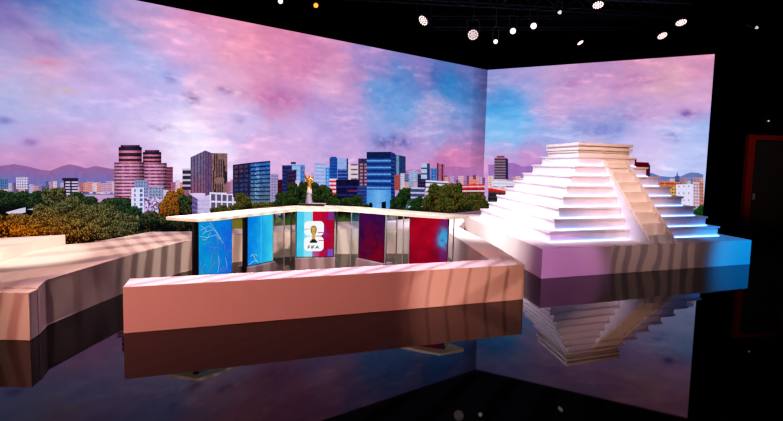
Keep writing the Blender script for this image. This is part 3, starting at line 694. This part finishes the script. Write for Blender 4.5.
# statuette on the desk top
sp = atz(309, 205.6, .992)
st = empty('winged_statuette', 'small golden winged figure on a bell-shaped stand, on the desk top', 'statue', (sp[0], sp[1], .993))
x, y, z = sp[0], sp[1], .993
bm = bmesh.new(); box(bm, x-.155, x+.245, y-.07, y+.07, z, z+.028); obj('base_plate', bm, M_dark, st)
bm = bmesh.new(); box(bm, x+.06, x+.27, y-.05, y+.05, z+.029, z+.038); obj('top_plate', bm, M_silver, st)
bm = bmesh.new(); lathe(bm, [(.062,0),(.058,.02),(.048,.06),(.04,.11),(.034,.135),(.04,.145),(.04,.155),(.02,.158)], 20, (x, y, z+.029)); obj('pedestal', bm, mat('stand_metal', (150,140,170), rough=.35, noise=.1), st, smooth=False)
st.scale = (1, 1, 1.13)
# figure: one skinned body
def skin_fig(name, verts, edges, radii, m, parent, sub=2):
    me = bpy.data.meshes.new(name); me.from_pydata([(v[0]-parent.location.x, v[1]-parent.location.y, v[2]-parent.location.z) for v in verts], edges, [])
    o = link(name, me, parent); me.materials.append(m)
    sk = o.modifiers.new('s', 'SKIN'); o.modifiers.new('d', 'SUBSURF').levels = sub; o.modifiers['d'].render_levels = sub
    for i, r in enumerate(radii):
        d = me.skin_vertices[0].data[i]; d.radius = (r, r); d.use_root = (i == 0)
    for p in me.polygons: p.use_smooth = True
    return o
zf = z+.185
q = lambda dx, dy, dz: (x+dx, y+dy, zf+dz)
V_ = [q(.005,0,.11), q(0,0,.15), q(-.002,0,.195), q(-.002,0,.222), q(-.002,-.002,.245), q(-.03,0,.20), q(-.06,-.005,.235), q(-.085,-.01,.285), q(.026,0,.20), q(.05,-.01,.18), q(.07,-.02,.2), q(-.016,0,.06), q(-.02,.0,.0), q(.022,-.005,.06), q(.03,.02,.01)]
E_ = [(0,1),(1,2),(2,3),(3,4),(2,5),(5,6),(6,7),(2,8),(8,9),(9,10),(0,11),(11,12),(0,13),(13,14)]
skin_fig('body', V_, E_, [.026,.020,.024,.009,.017,.011,.008,.006,.011,.008,.006,.018,.010,.018,.009], M_gold, st)
bm = bmesh.new(); lathe(bm, [(.046,0),(.040,.03),(.030,.08),(.027,.115),(.022,.14)], 14, (x+.003, y, zf-.02), 1, .7); obj('draped_skirt', bm, M_silver, st, smooth=True)
for sgn in (-1, 1):
    bm = bmesh.new()
    out = [(.012,.15),(.045,.20),(.085 if sgn<0 else .065,.30),(.115 if sgn<0 else .08,.365),(.10 if sgn<0 else .065,.30),(.085 if sgn<0 else .06,.25),(.07,.20),(.05,.16),(.025,.13)]
    f_ = [bm.verts.new((x+sgn*px_, y+.018+.012*abs(px_)*10*.1, zf+pz)) for px_, pz in out]; g_ = [bm.verts.new((x+sgn*px_, y+.026+.012*abs(px_), zf+pz)) for px_, pz in out]
    bm.faces.new(f_); bm.faces.new(g_[::-1])
    for i in range(len(out)): bm.faces.new((f_[i], f_[(i+1)%len(out)], g_[(i+1)%len(out)], g_[i]))
    obj('wing', bm, M_gold, st)

# ------------------------------------------------------------------ dark surroundings at the right
def pleats(a, b, z0, z1, n, amp):
    bm = bmesh.new(); lo = []; hi = []
    d = Vector((b[0]-a[0], b[1]-a[1])); l = d.length; nn = Vector((d.y, -d.x))/l; m_ = n*8
    for i in range(m_+1):
        t = i/m_; o = amp*math.sin(t*n*2*PI)+amp*.4*math.sin(t*n*5.1)
        p = Vector(a)+d*t+nn*o; lo.append(bm.verts.new((p.x, p.y, z0))); hi.append(bm.verts.new((p.x, p.y, z1)))
    for i in range(m_): bm.faces.new((lo[i], lo[i+1], hi[i+1], hi[i]))
    return bm
cu = obj('stage_curtain', pleats((7.62,13.35), (9.0,15.2), 0.01, 7.2, 14, .05), M_drape, smooth=True)
tag(cu, 'black pleated curtain hanging at the right edge of the video walls', 'curtain')
# door in the dark side wall
c0 = (9.12, 14.1); dd = (.97, .17); l = math.hypot(*dd); dd = (dd[0]/l, dd[1]/l); nn = (dd[1], -dd[0])
def D(s_, o_): return (c0[0]+dd[0]*s_+nn[0]*o_, c0[1]+dd[1]*s_+nn[1]*o_)
def dbox(s0, s1, o0, o1, z0, z1, bm=None): return prism([D(s0,o1), D(s1,o1), D(s1,o0), D(s0,o0)], z0, z1, bm)
door = bpy.data.objects.new('door_1', None); C.objects.link(door); door.location = (*c0, 0); tag(door, kind='structure')
bm = dbox(0, .2, -.05, .06, 0, 2.55); dbox(1.5, 1.7, -.05, .06, 0, 2.55, bm); dbox(0, 1.7, -.05, .06, 2.55, 2.68, bm)
obj('door_frame', bm, M_red, door); obj('door_leaf', dbox(.2, 1.5, -.03, .01, 0, 2.55), M_green, door)
obj('door_handle', dbox(.28, .32, .011, .05, 1.0, 1.16), M_frame, door)
ex = empty('work_light', 'tiny white work light on a dark bracket above the red doorway', 'lamp', (*D(.45,.05), 2.95))
obj('housing', dbox(.3, 1.1, 0, .12, 2.9, 3.2), M_dark, ex)
bm = bmesh.new(); cpt = D(.45,.14); bmesh.ops.create_uvsphere(bm, u_segments=10, v_segments=6, radius=.022, matrix=Matrix.Translation((*cpt, 3.03))); obj('bulb', bm, M_lampd, ex)

# ------------------------------------------------------------------ ceiling rig
def truss(a, b, w, name_label, gap=.32):
    r = empty('lighting_truss', name_label, 'truss', ((a[0]+b[0])/2, (a[1]+b[1])/2, a[2]))
    A_ = Vector(a); B_ = Vector(b); d = (B_-A_).normalized(); s_ = d.cross(Vector((0,0,1))).normalized()*gap/2; u_ = Vector((0,0,gap/2))
    bm = bmesh.new(); cs = [s_+u_, -s_+u_, s_-u_, -s_-u_]
    for c_ in cs: tube(bm, A_+c_, B_+c_, w, 8)
    obj('chord', bm, M_steel, r)
    bm = bmesh.new(); n = int((B_-A_).length/.4); pr = [(0,1),(2,3),(0,2),(1,3)]
    for i in range(n):
        p = A_+d*(i*.4); q_ = A_+d*((i+1)*.4)
        for k1, k2 in pr:
            e1, e2 = (k1, k2) if i % 2 else (k2, k1)
            tube(bm, p+cs[e1], q_+cs[e2], w*.5, 5)
    obj('lacing', bm, M_steel, r)
    return r
truss((-4,11.9,5.62), (6.6,12.4,5.62), .022, 'dark metal lighting truss, nearest one across the black ceiling')
truss((-1.5,13.2,5.75), (7.0,14.0,5.75), .022, 'dark metal lighting truss, middle one across the black ceiling')
truss((1,16.6,5.9), (7.0,16,5.9), .022, 'dark metal lighting truss, farthest one above the corner')
def fixture(px, py, r, kind, label, tilt=(0,0), z=5.0, mirror=False):
    r = r*.78
    p = atz(px, py, z) if not mirror else atz(px, py, -z)
    o = empty('stage_light', label, 'stage light', (p[0], p[1], z), 'stage lights under the dark ceiling')
    Q = Matrix.Translation((p[0], p[1], z))@Matrix.Rotation(tilt[1], 4, 'Z')@Matrix.Rotation(tilt[0], 4, 'X')
    # axis -Z is the beam
    bm = bmesh.new(); lathe(bm, [(r*.5, .24),(r*.95, .16),(r*1.12, .02),(r*1.12, -.02)], 18); bmesh.ops.transform(bm, matrix=Q, verts=bm.verts)
    obj('housing', bm, M_dark, o)
    bm = bmesh.new()
    if kind == 'wash':     # ring of small lenses
        spots_ = [(0,0)]+[(r*.42*math.cos(t), r*.42*math.sin(t)) for t in [2*PI*k_/6 for k_ in range(6)]]+[(r*.82*math.cos(t), r*.82*math.sin(t)) for t in [2*PI*k_/12+.2 for k_ in range(12)]]
        for sx_, sy_ in spots_: lathe(bm, [(r*.13,-.012),(r*.14,0)], 8, (sx_, sy_, -.022))
    else: lathe(bm, [(r*.5,-.05),(r*.86,-.02),(r*.9,0)], 16, (0,0,-.02))
    bmesh.ops.transform(bm, matrix=Q, verts=bm.verts)
    obj('lens', bm, {'warm':M_lampw,'dim':M_lampd}.get(kind, M_lamp), o)
    bm = bmesh.new()
    for sx_ in (-1, 1): tube(bm, (p[0]+sx_*r*1.2, p[1], z+.05), (p[0]+sx_*r*1.2, p[1], z+.36), .012, 6)
    tube(bm, (p[0]-r*1.2, p[1], z+.36), (p[0]+r*1.2, p[1], z+.36), .012, 6); tube(bm, (p[0], p[1], z+.36), (p[0], p[1], 7.5), .014, 6)
    obj('yoke', bm, M_dark, o)
    return o
T1 = math.radians(-62)
fixture(280.6, 1, .07, 'spot', 'first bright stage light from the left, at the top edge of the photo', (T1,.1))
fixture(315.5, 5, .07, 'warm', 'amber stage light, second from the left under the ceiling', (T1,.5))
fixture(423.8, 20, .16, 'wash', 'round dotted stage light tilted left, hanging above the left video wall', (math.radians(-50),-.9))
fixture(473, 34.6, .17, 'wash', 'large round dotted stage light just left of the video wall corner', (T1,-.1))
fixture(495.5, 41.3, .075, 'spot', 'lowest small round stage light above the video wall corner', (T1,0), 4.75)
fixture(512.8, 30.8, .10, 'spot', 'small round stage light, middle of the three above the corner', (T1,0))
fixture(533.4, 25.7, .10, 'spot', 'small round stage light, highest and rightmost of the three above the corner', (T1,0))
fixture(598, 4, .14, 'wash', 'dotted stage light at the top edge above the pyramid', (math.radians(-25),0))
fixture(579.8, 42, .11, 'wash', 'small tilted dotted stage light above the pyramid temple', (math.radians(-35),.9))
fixture(662, 35, .15, 'wash', 'bright dotted oval stage light above the right video wall', (math.radians(-32),.3))
fixture(681, 21.7, .15, 'wash', 'dotted oval stage light, upper of the pair above the right video wall', (math.radians(-24),.1))
fixture(755, 27, .05, 'dim', 'tiny dim stage light at the far upper right', (T1,.8))
fixture(559, 11, .06, 'dim', 'small dim stage light between trusses above the corner', (math.radians(-30),.8))

# ------------------------------------------------------------------ lights
def spot(name, loc, tgt, col, e, ang, blend=.4, size=.15, gobo=None):
    d = bpy.data.lights.new(name, 'SPOT'); d.color = srgb(col) if max(col) > 1 else col; d.energy = e; d.spot_size = math.radians(ang); d.spot_blend = blend; d.shadow_soft_size = size
    o = bpy.data.objects.new(name, d); C.objects.link(o); o.location = loc
    o.rotation_euler = (Vector(tgt)-Vector(loc)).to_track_quat('-Z', 'Y').to_euler()
    if gobo:
        d.use_nodes = True; nt = d.node_tree; em_ = nt.nodes.get('Emission') or nt.nodes.new('ShaderNodeEmission')
        tc = nt.nodes.new('ShaderNodeTexCoord'); mp = nt.nodes.new('ShaderNodeMapping')
        sp_ = nt.nodes.new('ShaderNodeSeparateXYZ'); dx = nt.nodes.new('ShaderNodeMath'); dx.operation = 'DIVIDE'; dy = nt.nodes.new('ShaderNodeMath'); dy.operation = 'DIVIDE'
        cb = nt.nodes.new('ShaderNodeCombineXYZ')
        nt.links.new(tc.outputs['Normal'], sp_.inputs[0]); nt.links.new(sp_.outputs[0], dx.inputs[0]); nt.links.new(sp_.outputs[2], dx.inputs[1])
        nt.links.new(sp_.outputs[1], dy.inputs[0]); nt.links.new(sp_.outputs[2], dy.inputs[1]); nt.links.new(dx.outputs[0], cb.inputs[0]); nt.links.new(dy.outputs[0], cb.inputs[1])
        nt.links.new(cb.outputs[0], mp.inputs[0]); mp.inputs['Rotation'].default_value = (0,0,gobo.get('rot',0))
        w_ = nt.nodes.new('ShaderNodeTexWave'); w_.inputs['Scale'].default_value = gobo.get('scale', 6); w_.inputs['Distortion'].default_value = gobo.get('dist', 2.5); w_.inputs['Detail'].default_value = 1
        w_.inputs['Detail Scale'].default_value = gobo.get('ds', 1.2)
        rp = nt.nodes.new('ShaderNodeMapRange'); rp.inputs['From Min'].default_value = gobo.get('a', .35); rp.inputs['From Max'].default_value = gobo.get('b', .55)
        rp.inputs['To Min'].default_value = gobo.get('min', .3); rp.inputs['To Max'].default_value = 1
        nt.links.new(mp.outputs[0], w_.inputs['Vector']); nt.links.new(w_.outputs['Fac'], rp.inputs['Value']); nt.links.new(rp.outputs[0], em_.inputs['Strength'])
    return o
# warm salmon key on the bench front
spot('key_bench_left', (-3.5,-1.5,4.6), (-1.5,5.4,.2), (1,.38,.34), 2300, 34, .8)
spot('key_bench_right', (1.5,-1.0,4.6), (1.2,6.5,.2), (1,.50,.40), 1300, 16, .7, .02, dict(scale=4, dist=1.2, min=.45, rot=.9, a=.12, b=.2))
spot('key_bench_right_lines', (1.2,-1.0,4.4), (1.2,6.5,.2), (1,.50,.40), 1100, 16, .7, .01, dict(scale=11, dist=.8, min=.3, rot=.1, a=.06, b=.12))
spot('plinth_side_white', (-1.5,6.2,4.2), (2.1,10.3,.5), (1,.94,.97), 1700, 20, .9, .05)
spot('arm_pink', (.3,3.5,6), (1.5,8.2,.45), (1,.55,.50), 700, 12, .8, .05)
# pink top light with slatted pattern on the bench and platform tops
spot('top_pattern', (-2.0,7.4,6.6), (-.8,5.7,.4), (1,.74,1), 3000, 50, .6, .02, dict(scale=9, dist=1.5, min=.45, rot=1.2, a=.2, b=.35))
spot('platform_left', (-3.9,9.4,6.6), (-4.4,6.6,.4), (1,.60,.46), 1500, 50, .7, .02, dict(scale=3, dist=1.5, min=.35, rot=.5, a=.2, b=.4))
spot('raised_block_key', (-.5,4.0,5.0), (-4.75,6.7,.6), (1,.88,.74), 2600, 17, .4)
spot('corner_block_stripes', (-1.5,-1.5,4.2), (-3.6,4.8,.2), (1,.78,.62), 700, 14, .5, .02, dict(scale=13, dist=1, min=.35, rot=.25))
spot('platform_back', (0.5,3.0,6.3), (-2.3,9.0,.3), (1,.84,.74), 2300, 38, .7, .02, dict(scale=11, dist=1, min=.3))
spot('platform_back_centre', (1.5,2.5,6.3), (-.3,10.2,.3), (1,.93,.88), 1200, 30, .7, .02, dict(scale=3, dist=3, min=.4))
# pyramid
spot('pyramid_warm', (4.5,1.5,6.3), (4.1,9.9,1.7), (1,.56,.38), 3600, 18, .9, .05)
spot('pyramid_front_fill', (3.5,1.5,5.5), (4.2,9.9,1.2), (1,.74,.84), 800, 28, .8, .05)
spot('pyramid_left_white', (-1.0,7.5,6.5), (2.2,10.8,1.0), (1,.90,.98), 3800, 40, .7, .1)
spot('platform_corner_white', (-1.5,9.5,6.8), (1.75,11.6,.5), (1,.93,1), 2600, 30, .8, .1)
spot('plinth_lilac', (1.2,2.0,4.0), (2.6,8.3,.2), (.78,.38,.85), 1900, 14, .6)
spot('plinth_stripes', (4.0,1.0,5.5), (4.5,9.0,.1), (1,.76,.62), 520, 13, .5, .01, dict(scale=10, dist=4, min=.12, ds=1.6, a=.35, b=.45))
spot('plinth_blue', (8.5,3.5,4.5), (6.7,9.8,.15), (.01,.36,1), 3600, 17, .7)
spot('desk_top', (-.5,4.5,6.3), (-.8,8.0,.95), (1,.93,.82), 700, 34, .6)
spot('doorway_fill', (7.6,8.5,4.0), (9.6,14.1,1.8), (1,.6,.5), 700, 26, .8)  # fill added to bring out the red door frame; the doorway itself emits nothing
spot('truss_fill', (3,6,4.8), (3.2,13.5,5.8), (.6,.5,1), 900, 70, .8)  # bluish fill added so the dark trusses show, not one of the rig fixtures
world = bpy.data.worlds.new('studio_dark'); sc.world = world; world.use_nodes = True
world.node_tree.nodes['Background'].inputs[0].default_value = (.3,.25,.35,1); world.node_tree.nodes['Background'].inputs[1].default_value = .01

# ------------------------------------------------------------------ camera
cam = bpy.data.cameras.new('camera'); co = bpy.data.objects.new('camera', cam); C.objects.link(co); sc.camera = co
cam.sensor_width = 36; cam.sensor_fit = 'HORIZONTAL'; cam.lens = F/783*36; cam.clip_start = .05; cam.clip_end = 100
co.matrix_world = Matrix(((rt[0], up[0], -fw[0], 0), (rt[1], up[1], -fw[1], 0), (rt[2], up[2], -fw[2], CH), (0,0,0,1)))
sc.view_settings.view_transform = 'Standard'; sc.view_settings.look = 'None'; sc.view_settings.exposure = 0
vs_ = sc.view_settings; vs_.use_curve_mapping = True
cm = vs_.curve_mapping; c_ = cm.curves[3]
for px_, py_ in ((.02,.009),(.07,.046),(.2,.18),(.45,.46)): c_.points.new(px_, py_)
cm.update()
